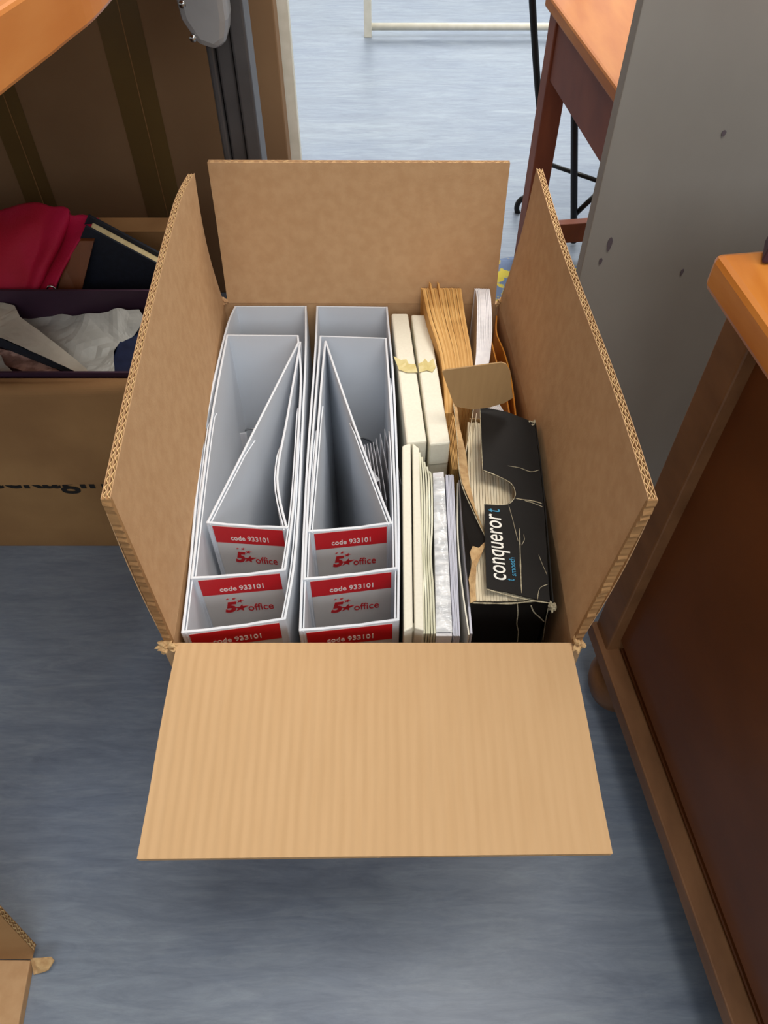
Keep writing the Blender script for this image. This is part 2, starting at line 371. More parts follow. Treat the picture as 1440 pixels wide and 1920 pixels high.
# ------------------------------------------------------------------ magazine files
def star(bm, c, xd, yd, nd, r, sl=0):
    pts = []
    for k in range(10):
        a = math.pi/2+k*math.pi/5; q = r if k % 2 == 0 else r*.4
        x, y = q*math.cos(a), q*math.sin(a)
        pts.append(c+xd*(x+sl*y)+yd*y)
    prism(pts, nd*.0002, bm)
def magazine_file(label, left, back, right, ztop, zback=None, group='white magazine files nested in the open carton'):
    """left / right: photo points from the front corner to the back corner; back joins them"""
    zb = zback or ztop
    def side(pts):
        n = len(pts)-1
        return spline([Pz(u, v, ztop+(zb-ztop)*i/max(n, 1)) for i, (u, v) in enumerate(pts)], 5)
    Lp, Rp = side(left), side(right)
    c = (Lp[0]+Rp[0])/2
    t = thing('magazine_file', label, 'magazine file', (c.x, c.y, .008), group)
    base = .008
    th = .0022
    obj('side_panel', wall_strip(Lp, base, th, side=-1), M['white'], t, bevel=.0006)
    obj('side_panel', wall_strip(Rp, base, th, side=1), M['white'], t, bevel=.0006)
    # folded double layer of each side: runs back from the front corner and ends in a slanted step
    for Q, sg in ((Lp, -1), (Rp, 1)):
        n_ = int(len(Q)*.62); q_ = []
        for i in range(n_):
            tv = (Q[min(i+1, len(Q)-1)]-Q[max(i-1, 0)]); nv = V((-tv.y, tv.x, 0)).normalized()*sg
            q_.append(Q[i]+nv*.0029+V((0, 0, -.0012-(.005 if i == n_-1 else 0))))
        if n_ > 2: obj('side_fold', wall_strip(q_, base, .0013, side=sg), M['white'], t, bevel=.0004)
    if (Lp[-1]-Rp[-1]).length > .01: obj('back_panel', wall_strip([Lp[-1], Rp[-1]], base, .0016, side=-1), M['white'], t, bevel=.0004)
    fl, fr = Lp[0], Rp[0]
    d = (fr-fl); wd = d.length; xd = V((d.x, d.y, 0)).normalized()
    # front panel: its top edge sags a little in the middle and has a folded rim
    fp = [fl.lerp(fr, k/8)+V((0, 0, -.0022*math.sin(math.pi*k/8)*((k % 3)*.2+.6))) for k in range(9)]
    obj('front_panel', wall_strip(fp, base, .0024, side=1), M['white'], t, bevel=.0007)
    obj('base', slab([fl, fr, Rp[-1]+V((.0001, 0, 0)), Lp[-1]], base, base+.002), M['white'], t)
    # label on the front panel
    nd = V((xd.y, -xd.x, 0)); yd = V((0, 0, 1))
    zt = min(fl.z, fr.z)
    o = V((fl.x, fl.y, zt))
    yd = V((0, 0, 1))
    def P(a, h): return o+xd*(wd*a)+yd*h+V((0, 0, (d.z)*a if d.z else 0))
    lb = obj('label', prism([P(.07, -.003)+nd*.0002, P(.93, -.003)+nd*.0002, P(.93, -.15)+nd*.0002, P(.07, -.15)+nd*.0002], nd*.0003), M['label'], t)
    obj('red_band', prism([P(.07, -.0035)+nd*.0004, P(.93, -.0035)+nd*.0004, P(.93, -.0265)+nd*.0004, P(.07, -.0265)+nd*.0004], nd*.0003), M['red'], lb)
    tx = text('code 933101', P(.5, -.0185)+nd*.0006, xd, yd, width=wd*.47, height=.0068, m=M['print'], parent=lb, name='code_lettering', bold=.014)
    text('5', P(.33, -.0475)+nd*.0004, xd, yd, width=wd*.15, height=.0165, m=M['red'], parent=lb, name='logo_numeral', bold=.05, shear=.25)
    text('office', P(.655, -.0505)+nd*.0004, xd, yd, width=wd*.28, height=.0105, m=M['red'], parent=lb, name='logo_lettering', bold=.006)
    bm = bmesh.new(); k = wd
    star(bm, P(.435, -.0500)+nd*.0005, xd, yd, nd, .0058, .3)
    for a, h, r in ((.315, -.0345, .0014), (.385, -.0345, .002), (.445, -.039, .003)): star(bm, P(a, h)+nd*.0005, xd, yd, nd, r, .4)
    prism([P(.43, -.0475)+nd*.0005, P(.53, -.0470)+nd*.0005, P(.43, -.0490)+nd*.0005], nd*.0002, bm)
    obj('logo_stars', bm, M['red'], lb)
    return t, Lp, Rp
zt = .349
magazine_file('outermost white magazine file of the left nest, front against the near carton wall',
    [(339, 1187), (352, 1080), (361, 980), (369, 900), (382, 800), (402, 700), (425, 608), (440, 573)], None,
    [(536, 1161), (553, 1062), (562, 950), (569, 800), (575, 660), (575, 573)], .3475, .349)
magazine_file('middle white magazine file of the left nest, its front showing the second red label',
    [(357, 1085), (375, 930), (392, 800), (406, 720), (424, 627)], None,
    [(536, 1069), (552, 950), (562, 800), (566, 700), (560, 628)], .349, .352)
magazine_file('innermost white magazine file of the left nest, squashed sideways into a wedge',
    [(386, 980), (470, 815), (558, 640)], None,
    [(540, 990), (522, 895), (541, 780), (565, 640)], .350, .353)
magazine_file('outermost white magazine file of the right nest, beside the cream boxes',
    [(560, 1183), (565, 1050), (572, 900), (580, 780), (589, 660), (593, 573)], None,
    [(749, 1163), (750, 1000), (746, 850), (739, 700), (731, 620), (727, 575)], .3475, .349)
_, mL, mR = magazine_file('middle white magazine file of the right nest, with metal finger ring and papers inside',
    [(568, 1087), (577, 900), (590, 740), (599, 629)], None,
    [(746, 1066), (742, 900), (733, 740), (725, 633)], .349, .352)
magazine_file('innermost white magazine file of the right nest, folded into a narrow triangle',
    [(577, 997), (590, 850), (602, 700), (608, 640)], None,
    [(736, 981), (690, 860), (645, 735), (612, 638)], .350, .353)
# metal ring on the back of the middle file (part of a file's back, found by the last file thing's name)
mf = [o for o in bpy.data.objects if o.get('label', '').startswith('middle white magazine file of the right')][0]
yb = (mL[-1].y+mR[-1].y)/2-.003
rc = Py(672, 842, yb)
obj('finger_ring', tube([rc+V((.021*math.cos(a), -.001, .021*math.sin(a))) for a in [2*math.pi*k/40 for k in range(40)]], .0011, closed=True), M['steel'], mf, smooth=True)
ml = [o for o in bpy.data.objects if o.get('label', '').startswith('middle white magazine file of the left')][0]
rc = Py(478, 825, yb-.004)
obj('finger_ring', tube([rc+V((.019*math.cos(a), 0, .019*math.sin(a))) for a in [2*math.pi*k/40 for k in range(40)]], .0011, closed=True), M['steel'], ml, smooth=True)
# loose papers inside the files
for i in range(11):
    u = 668+i*5.2 if i < 7 else 668+7*5.2+(i-7)*8
    v0 = 838-i*1.5 if i < 7 else 822-(i-7)*9
    z = .285 if i < 7 else .285
    a = Pz(u, v0, z); c = Pz(u+9+i*1.5, v0+115, z+.004)
    w0, w1 = Pz(612, 638, .35), Pz(736, 981, .35)
    tt = 1.0
    while tt > .12:
        q = a.lerp(c, tt); wx = w0.x+(w1.x-w0.x)*(q.y-w0.y)/(w1.y-w0.y)
        if q.x > wx+.0045: break
        tt -= .02
    if a.x < w0.x+(w1.x-w0.x)*(a.y-w0.y)/(w1.y-w0.y)+.003: continue
    c = a.lerp(c, tt)
    tag(obj('paper_sheet', wall_strip(spline([a, a.lerp(c, .5)+V((.0004, 0, .001)), c], 5), .012, .0005), M['paper']),
        'white paper sheet standing upright inside the right-hand nest of magazine files', 'paper', 'sheets filed inside the right-hand magazine files')
tag(obj('paper_sheet', polysheet([Pz(683, 862, .30), Pz(713, 900, .30), Pz(702, 906, .296), Pz(692, 890, .295)], .0005), M['paper']), 'small white folded paper corner sticking out among the filed sheets', 'paper')
tag(obj('paper_sheet', wall_strip([Pz(412, 816, .24), Pz(440, 813, .24), Pz(462, 812, .24)], .012, .0006), M['paper']), 'white sheet standing behind the wedge-shaped file of the left nest', 'paper')

# ------------------------------------------------------------------ cream slip boxes
def cream_box(name, label, px, z, zb, cat, m=M['cream'], bev=.002):
    t = thing(name, label, cat, (sum(Pz(u, v, z).x for u, v in px)/4, sum(Pz(u, v, z).y for u, v in px)/4, zb))
    pts = [Pz(u, v, z) for u, v in px]
    obj('body', slab(pts, zb, z-.003), m, t, bevel=bev)
    # shallow lid with overhanging rim
    c = sum(pts, V((0, 0, 0)))/4
    big = [p+(p-c).normalized()*.0008 for p in pts]
    obj('lid', slab(big, z-.03, z), m, t, bevel=bev)
    return t
cb1 = cream_box('slip_box', 'long cream box with yellowed tape, beside the right-hand magazine files', [(734, 588), (765, 588), (800, 826), (762, 829)], .352, .006, 'box')
cb2 = cream_box('slip_box', 'long cream box with torn yellowed tape, beside the kraft envelopes', [(771, 590), (803, 591), (844, 828), (805, 832)], .353, .006, 'box')
def tape_on(parent, px, z):
    obj('old_tape', polysheet([Pz(u, v, z) for u, v in px], .0004, .0004, 2, 300, 3), M['oldtape'], parent)
tape_on(cb1, [(738, 668), (752, 675), (762, 673), (766, 682), (779, 683), (783, 698), (762, 698), (748, 693)], .3532)
tape_on(cb2, [(784, 682), (793, 678), (797, 672), (803, 680), (812, 672), (817, 688), (811, 697), (800, 694), (786, 698)], .3542)
# cream document wallets in the near part
t = thing('document_wallet', 'cream card wallet folded in two, standing in the near middle of the carton', 'folder', tuple(Pz(770, 1000, .006)))
obj('cover', slab([Pz(u, v, .350) for u, v in [(754, 836), (770, 829), (774, 1176), (757, 1184)]], .006, .350), M['cream'], t, bevel=.0012)
obj('cover', slab([Pz(u, v, .350) for u, v in [(773, 829), (786, 840), (795, 1182), (777, 1177)]], .006, .350), M['cream'], t, bevel=.0012)
obj('pocket', slab([Pz(u, v, .336) for u, v in [(759, 1172), (795, 1172), (794, 1187), (759, 1187)]], .006, .340), M['cream'], t, bevel=.001)
for k in range(5):
    u0 = 787+k*4.6; lab = 'thin wavy clear plastic sleeve of papers between the cream wallet and the wrapped stack'
    pts = [(u0-2, 848+k*9), (u0+1+k*.3, 900), (u0+3, 960+k*6), (u0+2-k*.4, 1040), (u0+5, 1110), (u0+6+k*.4, 1188)]
    tag(obj('plastic_sleeve', wall_strip(spline([Pz(u, v, .344-.001*(k % 3)) for u, v in pts], 4), .008, .0016), M['sleeve']), lab, 'plastic sleeve', 'plastic sleeves beside the cream wallet')
t = thing('paper_stack', 'stack of white paper in crinkled clear wrap beside the plastic sleeves', 'paper', tuple(Pz(825, 1000, .006)))
obj('sheets', slab([Pz(u, v, .343) for u, v in [(812, 884), (832, 882), (848, 1190), (818, 1190)]], .006, .341), M['paper'], t)
wr = bmesh.new()
n = 60
rows = []
for i in range(n+1):
    v = 895+(1186-895)*i/n; a = Pz(812+6*(v-884)/306, v, .3425); c = Pz(832.5+16*(v-884)/306, v, .3425)
    rr = []
    for k in range(7):
        p = a.lerp(c, k/6); p.z += .0013*noise.noise(V((k*.5, i*.45, 2)))+.0008*(k not in (0, 6))+ .0006*noise.noise(V((k*1.5, i*1.3, 7)))
        rr.append(wr.verts.new(p))
    rows.append(rr)
for i in range(n):
    for k in range(6): wr.faces.new((rows[i][k], rows[i][k+1], rows[i+1][k+1], rows[i+1][k]))
obj('clear_wrap', wr, M['plastic'], t, smooth=True)
for k in range(6):
    a0 = 835.5+k*2.6; b0 = 850+k*2.2
    tag(obj('writing_pad', slab([Pz(a0, 890, .341), Pz(a0+2.1, 890, .341), Pz(b0+1.7, 1192, .341), Pz(b0, 1192, .341)], .006, .341-.0006*(k % 2)), M['lilac']),
        'pale lilac card standing on edge beside the wrapped white paper stack', 'card', 'lilac cards on edge')
# curved card and film beside the black box
tag(obj('card_sheet', wall_strip(spline([Pz(u, v, .338) for u, v in [(857, 905), (857, 1000), (864, 1090), (878, 1190)]], 6), .008, .0012), M['cream']), 'bowed cream card leaning against the black paper box', 'card')
tag(obj('plastic_sleeve', wall_strip(spline([Pz(u, v, .340) for u, v in [(860, 900), (866, 1000), (874, 1090), (882, 1188)]], 6), .008, .0016), M['lilac']), 'grey plastic film between the bowed cream card and the black paper box', 'plastic sleeve')

# ------------------------------------------------------------------ kraft envelopes, white paper, orange envelopes
NE = 20
for i in range(NE):
    a = i/(NE-1); j = random.uniform(-.8, .8); tall = i in (4, 8)
    far = (789+71*a, 529-3*a-(9 if tall else 0)+j*2)
    lefts = [far, (803+66*a+j, 592), (824+57*a+j, 660), (832+55*a, 720), (834+50*a, 775) if i < 5 else (833+54*a, 738)]
    zs = [.372+(.008 if tall else 0), .370, .362, .352, .340]
    top = spline([Pz(u, v, z) for (u, v), z in zip(lefts, zs)], 6)
    top = [V((p.x, min(p.y, .7055), p.z)) for p in top]
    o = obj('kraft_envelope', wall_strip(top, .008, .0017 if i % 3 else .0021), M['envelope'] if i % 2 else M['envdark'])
    tag(o, 'manila envelope standing on edge in the wavy bundle behind the raised kraft flap', 'envelope', 'manila envelopes in the wavy bundle')
for i in range(6):
    px = [(833+i*3, 768+i*1.5), (838+i*3, 800), (848+i*2.6, 880)]
    tag(obj('kraft_envelope', wall_strip(spline([Pz(u, v, .325) for u, v in px], 5), .008, .0009), M['envelope']), 'manila envelope end showing below the raised kraft flap, beside the second cream box', 'envelope', 'manila envelope ends below the kraft flap')
for i in range(9):
    a = i/8
    px = [(888+25*a, 526), (894+23*a+.6*math.sin(i), 560), (894+26*a, 615), (893+24*a, 660), (890+22*a, 700), (898+26*a, 740), (918+26*a, 775)]
    top = [Pz(u, v, z) for (u, v), z in zip(px, [.372, .370, .366, .362, .357, .350, .340])]
    top = [V((p.x, min(p.y, .7055), p.z)) for p in spline(top, 6)]
    tag(obj('white_envelope', wall_strip(top, .008, .0016), M['paper']), 'white envelope in the thick bundle between the manila bundle and the orange envelopes', 'envelope', 'white envelopes in the thick bundle')
for k, px in enumerate(([(920, 640), (933, 690), (946, 735), (955, 782)], [(930, 592), (930, 625), (944, 660), (957, 710), (966, 782)])):
    tag(obj('orange_envelope', wall_strip([inbox(q, .0020+.004*(1-k)) for q in spline([Pz(u, v, .335+k*.004) for u, v in px], 6)], .008, .0014), M['orange_env']),
        ['orange envelope next to the white envelopes, lower of the pair', 'orange envelope with a curled far end against the right wall of the carton'][k], 'envelope')

# ------------------------------------------------------------------ black paper box
pb = thing('stationery_box', 'worn torn-open black stationery box with white lettering, near right corner of the carton', 'box', tuple(Pz(960, 1000, .008)))
zt = .352
def zl(v): return zt+.022*(1128-v)/366
def W(pts, z): return [inbox(Pz(u, v, zl(v)), .0012) for u, v in pts]
lid = obj('top_panel', prism(W([(900, 762), (950, 772), (1002, 792), (1012, 870), (1020, 950), (1031, 1128), (990, 1120), (950, 1110), (912, 1104), (910, 1020), (908, 945), (930, 946), (948, 946), (958, 941), (965, 932), (966, 922), (961, 910), (951, 901), (935, 893), (920, 888), (905, 881), (902, 820)], zt), (0, 0, -.0009)), M['black'], pb)
lid['label'] = 'black lid panel with a thumb cut-out and white lettering'
obj('end_panel', wall_strip([Pz(884, 1131, .3455), Pz(1029, 1129, .3455)], .01, .001, side=1), M['black'], pb)
obj('side_panel', wall_strip([inbox(q, .0022) for q in spline([Pz(1003, 793, zl(793)-.001), Pz(1013, 870, zl(870)-.001), Pz(1022, 960, zl(960)-.001), Pz(1036, 1128, zt-.004)], 5)], .01, .001), M['black'], pb)
obj('back_panel', wall_strip([Pz(880, 785, .345), inbox(Pz(1000, 793, .368), .0035)], .01, .001), M['kraft'], pb)
# raised kraft end flap
kf = obj('end_flap', prism([Py(u, v, .515+(.0*(v-700))) for u, v in [(829, 697), (836, 694), (940, 680), (949, 683), (957, 698), (960, 735), (962, 746), (945, 756), (918, 764), (885, 768), (853, 762), (846, 745)]], (0, .0014, 0)), M['kraft'], pb)
kf['label'] = 'bare brown inside of the raised end flap'
# torn left side: kraft inside, black outside
obj('torn_side', polysheet([Pz(848, 748, .350), Pz(856, 757, .350), Pz(862, 800, .350), Pz(874, 850, .350), Pz(880, 905, .349), Pz(892, 955, .350), Pz(914, 1012, .354), Pz(901, 985, .354), Pz(884, 945, .352), Pz(866, 905, .350), Pz(860, 870, .350), Pz(857, 820, .350)], .0009, .0006, 2, 90, 5), M['torn'], pb)
obj('torn_side', polysheet([Pz(860, 885, .3495), Pz(872, 922, .351), Pz(889, 960, .352), Pz(914, 1013, .3545), Pz(900, 1028, .352), Pz(884, 1030, .350), Pz(881, 1060, .347), Pz(880, 1110, .344), Pz(874, 1060, .346), Pz(867, 970, .348)], .0009, .0004, 2, 90, 2), M['black'], pb)
obj('torn_side', polysheet([Pz(914, 1012, .3552), Pz(905, 1034, .354), Pz(893, 1062, .352), Pz(892, 1100, .350), Pz(893, 1126, .348), Pz(882, 1130, .347), Pz(879, 1085, .348), Pz(885, 1055, .350), Pz(881, 1036, .352), Pz(886, 1025, .353), Pz(898, 1027, .354)], .0008, .0010, 3, 150, 8), M['torn'], pb)
# worn corner and torn rims
crumple(Pz(1035, 1137, .346), .0050, 14, M['crease'], pb, sc=(.7, 1, 1))
crumple(inbox(Pz(1001, 795, zl(795)-.002), .004), .0035, 11, M['crease'], pb)
def mark(px, z, wd, name='crease_mark', jit=0, m=None):
    pts = [inbox(Pz(u+random.uniform(-jit, jit), v, zl(v)+.0003 if z == zc else z), .001) for u, v in px]
    bm = bmesh.new(); pp = spline(pts, 4); ws = []
    for i, p in enumerate(pp):
        t = pp[min(i+1, len(pp)-1)]-pp[max(i-1, 0)]; s = V((-t.y, t.x, 0)).normalized()
        k = wd*(.45+.9*abs(noise.noise(V((i*.8, px[0][0], 0)))))*(1 if 0 < i < len(pp)-1 else .2)
        ws.append([bm.verts.new(p+s*k), bm.verts.new(p-s*k), bm.verts.new(p-s*k-V((0, 0, .0005))), bm.verts.new(p+s*k-V((0, 0, .0005)))])
    for i in range(len(ws)-1):
        for k in range(4): bm.faces.new((ws[i][k], ws[i][(k+1) % 4], ws[i+1][(k+1) % 4], ws[i+1][k]))
    obj(name, bm, m or M['crease'], pb)
zc = zt+.0003
mark([(966, 934), (978, 936), (992, 938), (1004, 940), (1017, 944)], zc, .0007, jit=1)
mark([(984, 938), (1000, 943), (1017, 950)], zc, .0004, jit=1)
mark([(955, 948), (960, 970), (966, 995), (972, 1015)], zc, .0003, jit=1.6)
mark([(974, 990), (975, 1020), (976, 1060), (978, 1112)], zc, .0006)
mark([(978, 1022), (983, 1012), (982, 1002)], zc, .0004)
mark([(952, 873), (975, 877), (995, 884), (1010, 881)], zc, .00025, jit=1)
mark([(1010, 1040), (1018, 1060), (1026, 1078)], zc, .0002)
mark([(1028, 1095), (1012, 1103), (1008, 1124)], zc, .0003)
mark([(912, 1104), (935, 1111), (970, 1120), (1005, 1127), (1030, 1130)], zc, .0006, name='torn_rim')
mark([(884, 1130), (920, 1131), (960, 1131), (1000, 1127), (1028, 1126)], .3462, .0008, name='torn_rim')
mark([(900, 762), (902, 820), (905, 881)], zc, .0004, name='torn_rim')
mark([(905, 881), (935, 893), (958, 906), (966, 922), (963, 936), (948, 946), (908, 945)], zc, .0004, name='torn_rim')
mark([(913, 1012), (890, 965), (868, 915), (861, 880), (857, 820), (850, 755)], .3548, .0005, name='torn_rim')
def vmark(px, wd):   # crease on the near end panel (vertical plane)
    y0 = Pz(960, 1131, .3455).y-.0014
    bm = bmesh.new(); pp = spline([Py(u, v, y0) for u, v in px], 3)
    for i in range(len(pp)-1):
        a, c = pp[i], pp[i+1]
        prism([a+V((-wd, 0, 0)), a+V((wd, 0, 0)), c+V((wd, 0, 0)), c+V((-wd, 0, 0))], (0, .0004, 0), bm)
    obj('crease_mark', bm, M['crease'], pb)
vmark([(970, 1132), (971, 1150), (969, 1170), (972, 1185), (970, 1204)], .0004)
vmark([(996, 1136), (1001, 1148), (1012, 1158), (1020, 1166)], .0005)
vmark([(1028, 1140), (1023, 1165), (1018, 1200)], .0003)
# lettering runs up the panel
xd = Pz(925, 955, zl(955))-Pz(936, 1088, zl(1088)); yd = V((-1, 0, 0))
text('conqueror', Pz(938, 1024, zl(1024)+.0001), xd, yd, width=(Pz(932, 962, zl(962))-Pz(938, 1086, zl(1086))).length, height=.0148, m=M['whitetext'], parent=pb, name='lettering', shear=.25, bold=.004)
text('smooth', Pz(961, 1063, zl(1063)+.0001), xd, yd, width=(Pz(960, 1047, zl(1047))-Pz(962, 1082, zl(1082))).length, height=.0045, m=M['bluetext'], parent=pb, name='lettering', shear=.2, bold=.004)
text('t', Pz(926, 957, zl(957)+.0001), xd, yd, width=.0035, height=.010, m=M['bluetext'], parent=pb, name='lettering', shear=.3)
text('t', Pz(958, 1087, zl(1087)+.0001), xd, yd, width=.0018, height=.0055, m=M['bluetext'], parent=pb, name='lettering', shear=.3)
# envelopes in the box
for i in range(26):
    a = i/25; j = random.uniform(-.6, .6)
    far = (877+120*a, 792+j*3); near = (889+134*a, 1127+j)
    mid = (far[0]*.5+near[0]*.5+(-4+6*a)*(1-a), 955)
    zz = .3478+random.uniform(-.0008, .0008)
    tag(obj('cream_envelope', wall_strip([inbox(q, .0060) for q in spline([Pz(far[0], far[1], zz-.004+.014*a), Pz(mid[0], mid[1], zz+.005*a), Pz(near[0], near[1], zz-.004)], 6)], .012, .0021), M['creampaper']),
        'cream envelope packed on edge inside the torn black stationery box', 'envelope', 'cream envelopes in the black box')
for k, px in enumerate(([(887, 768), (880, 810), (872, 860), (876, 930), (890, 1000)], [(893, 775), (886, 830), (879, 890), (884, 950)])):
    tag(obj('cream_envelope', wall_strip(spline([Pz(u, v, .353-.002*k-.002*i) for i, (u, v) in enumerate(px)], 5), .3, .0006), M['creampaper']),
        ['loose cream sheet curling out along the torn left side of the black box', 'second loose cream sheet curling beside the packed envelopes'][k], 'envelope')

# ------------------------------------------------------------------ left carton under the desk
lx0, lx1, ly0, ly1, lz = -1.05, -.25, .634, .936, .303
lc = thing('cardboard_box', 'older brown carton under the desk, filled with cloth, books and tissue paper', 'box', (-.6, .78, 0))
th = .006
obj('side_wall', B(((lx0+lx1)/2, ly0+th/2, lz/2), (lx1-lx0, th, lz)), M['card_old'], lc)
obj('side_wall', B(((lx0+lx1)/2, ly1-th/2, lz/2), (lx1-lx0, th, lz)), M['card_old'], lc)
obj('side_wall', B((lx0+th/2, (ly0+ly1)/2, lz/2), (th, ly1-ly0-2*th, lz)), M['card_old'], lc)
obj('side_wall', B((lx1-th/2, (ly0+ly1)/2, lz/2), (th, ly1-ly0-2*th, lz)), M['card_old'], lc)
obj('bottom_panel', B(((lx0+lx1)/2, (ly0+ly1)/2, .003), (lx1-lx0, ly1-ly0, .006)), M['card_old'], lc)
# front flap folded down outside with rounded fold; slightly lower on the left
bm = bmesh.new(); prof = []
for k in range(7):
    a = math.pi*.5-k*math.pi*.5/6
    prof.append((ly0-.004-.010*math.cos(a), lz-.006+.010*math.sin(a)))
prof += [(ly0-.018, .22), (ly0-.020, .156)]
back = [(y+.006, z-.002) for y, z in prof]; back[-1] = (prof[-1][0]+.006, prof[-1][1])
ring = prof+back[::-1]
rowsx = []
nx = 30
for i in range(nx+1):
    x = lx0+(lx1-lx0)*i/nx; s = (x-lx1)/(lx0-lx1)
    rowsx.append([bm.verts.new((x, y+.0015*noise.noise(V((x*6, z*10, 0))), z-.010*s*(z > .2)-.006*s*(z < .2)+.002*noise.noise(V((x*9, 1, z*5))))) for y, z in ring])
for i in range(nx):
    for k in range(len(ring)): bm.faces.new((rowsx[i][k], rowsx[i][(k+1) % len(ring)], rowsx[i+1][(k+1) % len(ring)], rowsx[i+1][k]))
bm.faces.new(rowsx[0]); bm.faces.new(rowsx[-1])
obj('front_flap', bm, M['card_old'], lc)
# back flap folded outwards
obj('back_flap', B(((lx0+lx1)/2, ly1+.012, lz-.004), (lx1-lx0, .035, .006)), M['card_old'], lc)
text('packaging', V((Py(84, 904, ly0).x, ly0-.0006, .136)), (1, 0, 0), (0, 0, 1), width=.205, height=.044, m=M['blacktext'], parent=lc, name='printed_lettering', bold=.02, depth=.0001)
# plum box inside
px0, px1, py0, py1 = -.80, -.262, .646, .800
pl = thing('shoe_box', 'open plum-coloured box set inside the older carton, lined with tissue paper', 'box', (-.53, .72, .19))
for a in (((px0+px1)/2, py0+.002, .2425, px1-px0, .003), ((px0+px1)/2, py1-.002, .2425, px1-px0, .003)):
    obj('side_wall', B((a[0], a[1], a[2]), (a[3], a[4], .125)), M['plum'], pl)
for x in (px0, px1): obj('side_wall', B((x, (py0+py1)/2, .2425), (.003, py1-py0, .125)), M['plum'], pl)
obj('base', B(((px0+px1)/2, (py0+py1)/2, .182), (px1-px0, py1-py0, .004)), M['plum'], pl)
# supports under it: flat books stacked (dark, mostly hidden)
tag(obj('packed_box', B(((px0+px1)/2, .72, .093), (.5, .15, .172)), M['card_old']), 'plain brown carton packed beneath the plum box', 'box')
# tissue
tag(obj('tissue_paper', polysheet([Pz(u, v, z) for u, v, z in [(42, 592, .262), (100, 588, .270), (160, 590, .276), (220, 580, .285), (262, 582, .285), (272, 600, .28), (250, 625, .272), (222, 645, .268), (214, 665, .266), (212, 690, .272), (190, 706, .285), (165, 700, .28), (120, 690, .27), (60, 650, .262)]], .0005, .008, 6, 28, 3), M['tissue'], smooth=False),
    'crumpled grey tissue paper lying in the plum box', 'tissue paper')
tag(obj('tissue_paper', polysheet([Pz(u, v, z) for u, v, z in [(-30, 560, .29), (28, 572, .29), (38, 594, .288), (80, 625, .288), (120, 655, .287), (160, 690, .287), (172, 704, .29), (150, 700, .288), (90, 672, .285), (0, 632, .288), (-40, 620, .288)]], .0008, .003, 5, 30, 9), M['tissue_pale']),
    'pale folded tissue paper sloping across the dark book in the plum box', 'tissue paper')
# dark leather book below the tissue
bk = thing('book', 'dark navy book lying tilted under the pale tissue in the plum box', 'book', tuple(Pz(80, 670, .20)))
obj('cover', prism([Pz(u, v, z) for u, v, z in [(-40, 622, .282), (0, 634, .282), (90, 674, .281), (160, 702, .282), (166, 707, .283), (150, 708, .28), (100, 690, .275), (0, 650, .272), (-40, 640, .272)]], (0, .03, -.02)), M['navy'], bk)
obj('pages', prism([Pz(u, v, .266) for u, v in [(-30, 645), (90, 690), (80, 700), (-30, 662)]], (0, .02, -.02)), M['pages'], bk)
tag(obj('patterned_cloth', polysheet([Pz(u, v, z) for u, v, z in [(-40, 646, .268), (0, 654, .27), (50, 668, .272), (100, 688, .276), (132, 706, .282), (100, 711, .28), (60, 703, .275), (20, 690, .27), (-40, 672, .265)]], .012, .003, 4, 50, 4), M['pinkcloth']),
    'dusky pink patterned cloth at the front of the plum box', 'cloth')
tag(obj('tissue_paper', polysheet([Pz(u, v, z) for u, v, z in [(-40, 672, .27), (0, 664, .277), (8, 684, .28), (30, 700, .283), (42, 712, .285), (0, 714, .283), (-40, 714, .28)]], .001, .004, 4, 60, 7), M['tissue']),
    'small grey tissue tuft in the near left corner of the plum box', 'tissue paper')
nb = thing('book', 'navy leather-bound book at the right end of the plum box, partly under tissue', 'book', tuple(Pz(240, 680, .20)))
obj('cover', prism([Pz(u, v, .268) for u, v in [(200, 702), (222, 640), (262, 612), (330, 640), (330, 702)]], (0, 0, -.05)), M['navyleather'], nb, bevel=.002)
obj('pages', B(tuple(Pz(255, 702, .262)), (.06, .006, .006)), M['pages'], nb)
# magenta cloth and dark books behind the plum box
ob = []
m_rows = [  # columns of (u, v top -> bottom) with depth
    [(-60, 430, .88), (-60, 470, .85), (-60, 520, .825), (-60, 565, .81)],
    [(-20, 408, .89), (-22, 450, .85), (-22, 510, .822), (-22, 562, .808)],
    [(20, 392, .90), (14, 440, .855), (8, 500, .825), (5, 560, .808)],
    [(60, 383, .90), (48, 430, .86), (34, 500, .83), (26, 560, .808)],
    [(95, 388, .895), (84, 430, .868), (62, 500, .836), (46, 560, .81)],
    [(128, 392, .89), (112, 440, .862), (84, 500, .832), (58, 560, .808)],
    [(134, 402, .885), (118, 448, .876), (92, 506, .848), (66, 560, .82)],
    [(150, 404, .885), (130, 452, .862), (98, 510, .835), (74, 560, .81)],
    [(186, 412, .885), (160, 440, .858), (124, 500, .832), (96, 560, .808)],
]
bm = bmesh.new(); cols = []
for col in m_rows:
    pts = [Py(u, v, y) for u, v, y in col]; cols.append(spline(pts, 6))
dense = []
for j in range(len(cols[0])):
    dense.append(spline([c[j] for c in cols], 5))
g = [[bm.verts.new(p+V((0, .002*noise.noise(p*60), .0015*noise.noise(p*45+V((5, 5, 5)))))) for p in r] for r in dense]
for i in range(len(g)-1):
    for j in range(len(g[0])-1): bm.faces.new((g[i][j], g[i][j+1], g[i+1][j+1], g[i+1][j]))
o = obj('crimson_cloth', bm, M['magenta'], smooth=True); md = o.modifiers.new('thickness', 'SOLIDIFY'); md.thickness = .003; md.offset = 1
tag(o, 'crimson cloth draped over the far side of the older carton, left of the navy book', 'cloth')
db = thing('book', 'large dark navy book with cream page edges leaning behind the plum box', 'book', tuple(Py(200, 520, .85)))
a, c = Py(160, 424, .855), Py(330, 514, .855)
dn = (c-a).normalized(); up = V((-dn.z, 0, dn.x)).normalized()
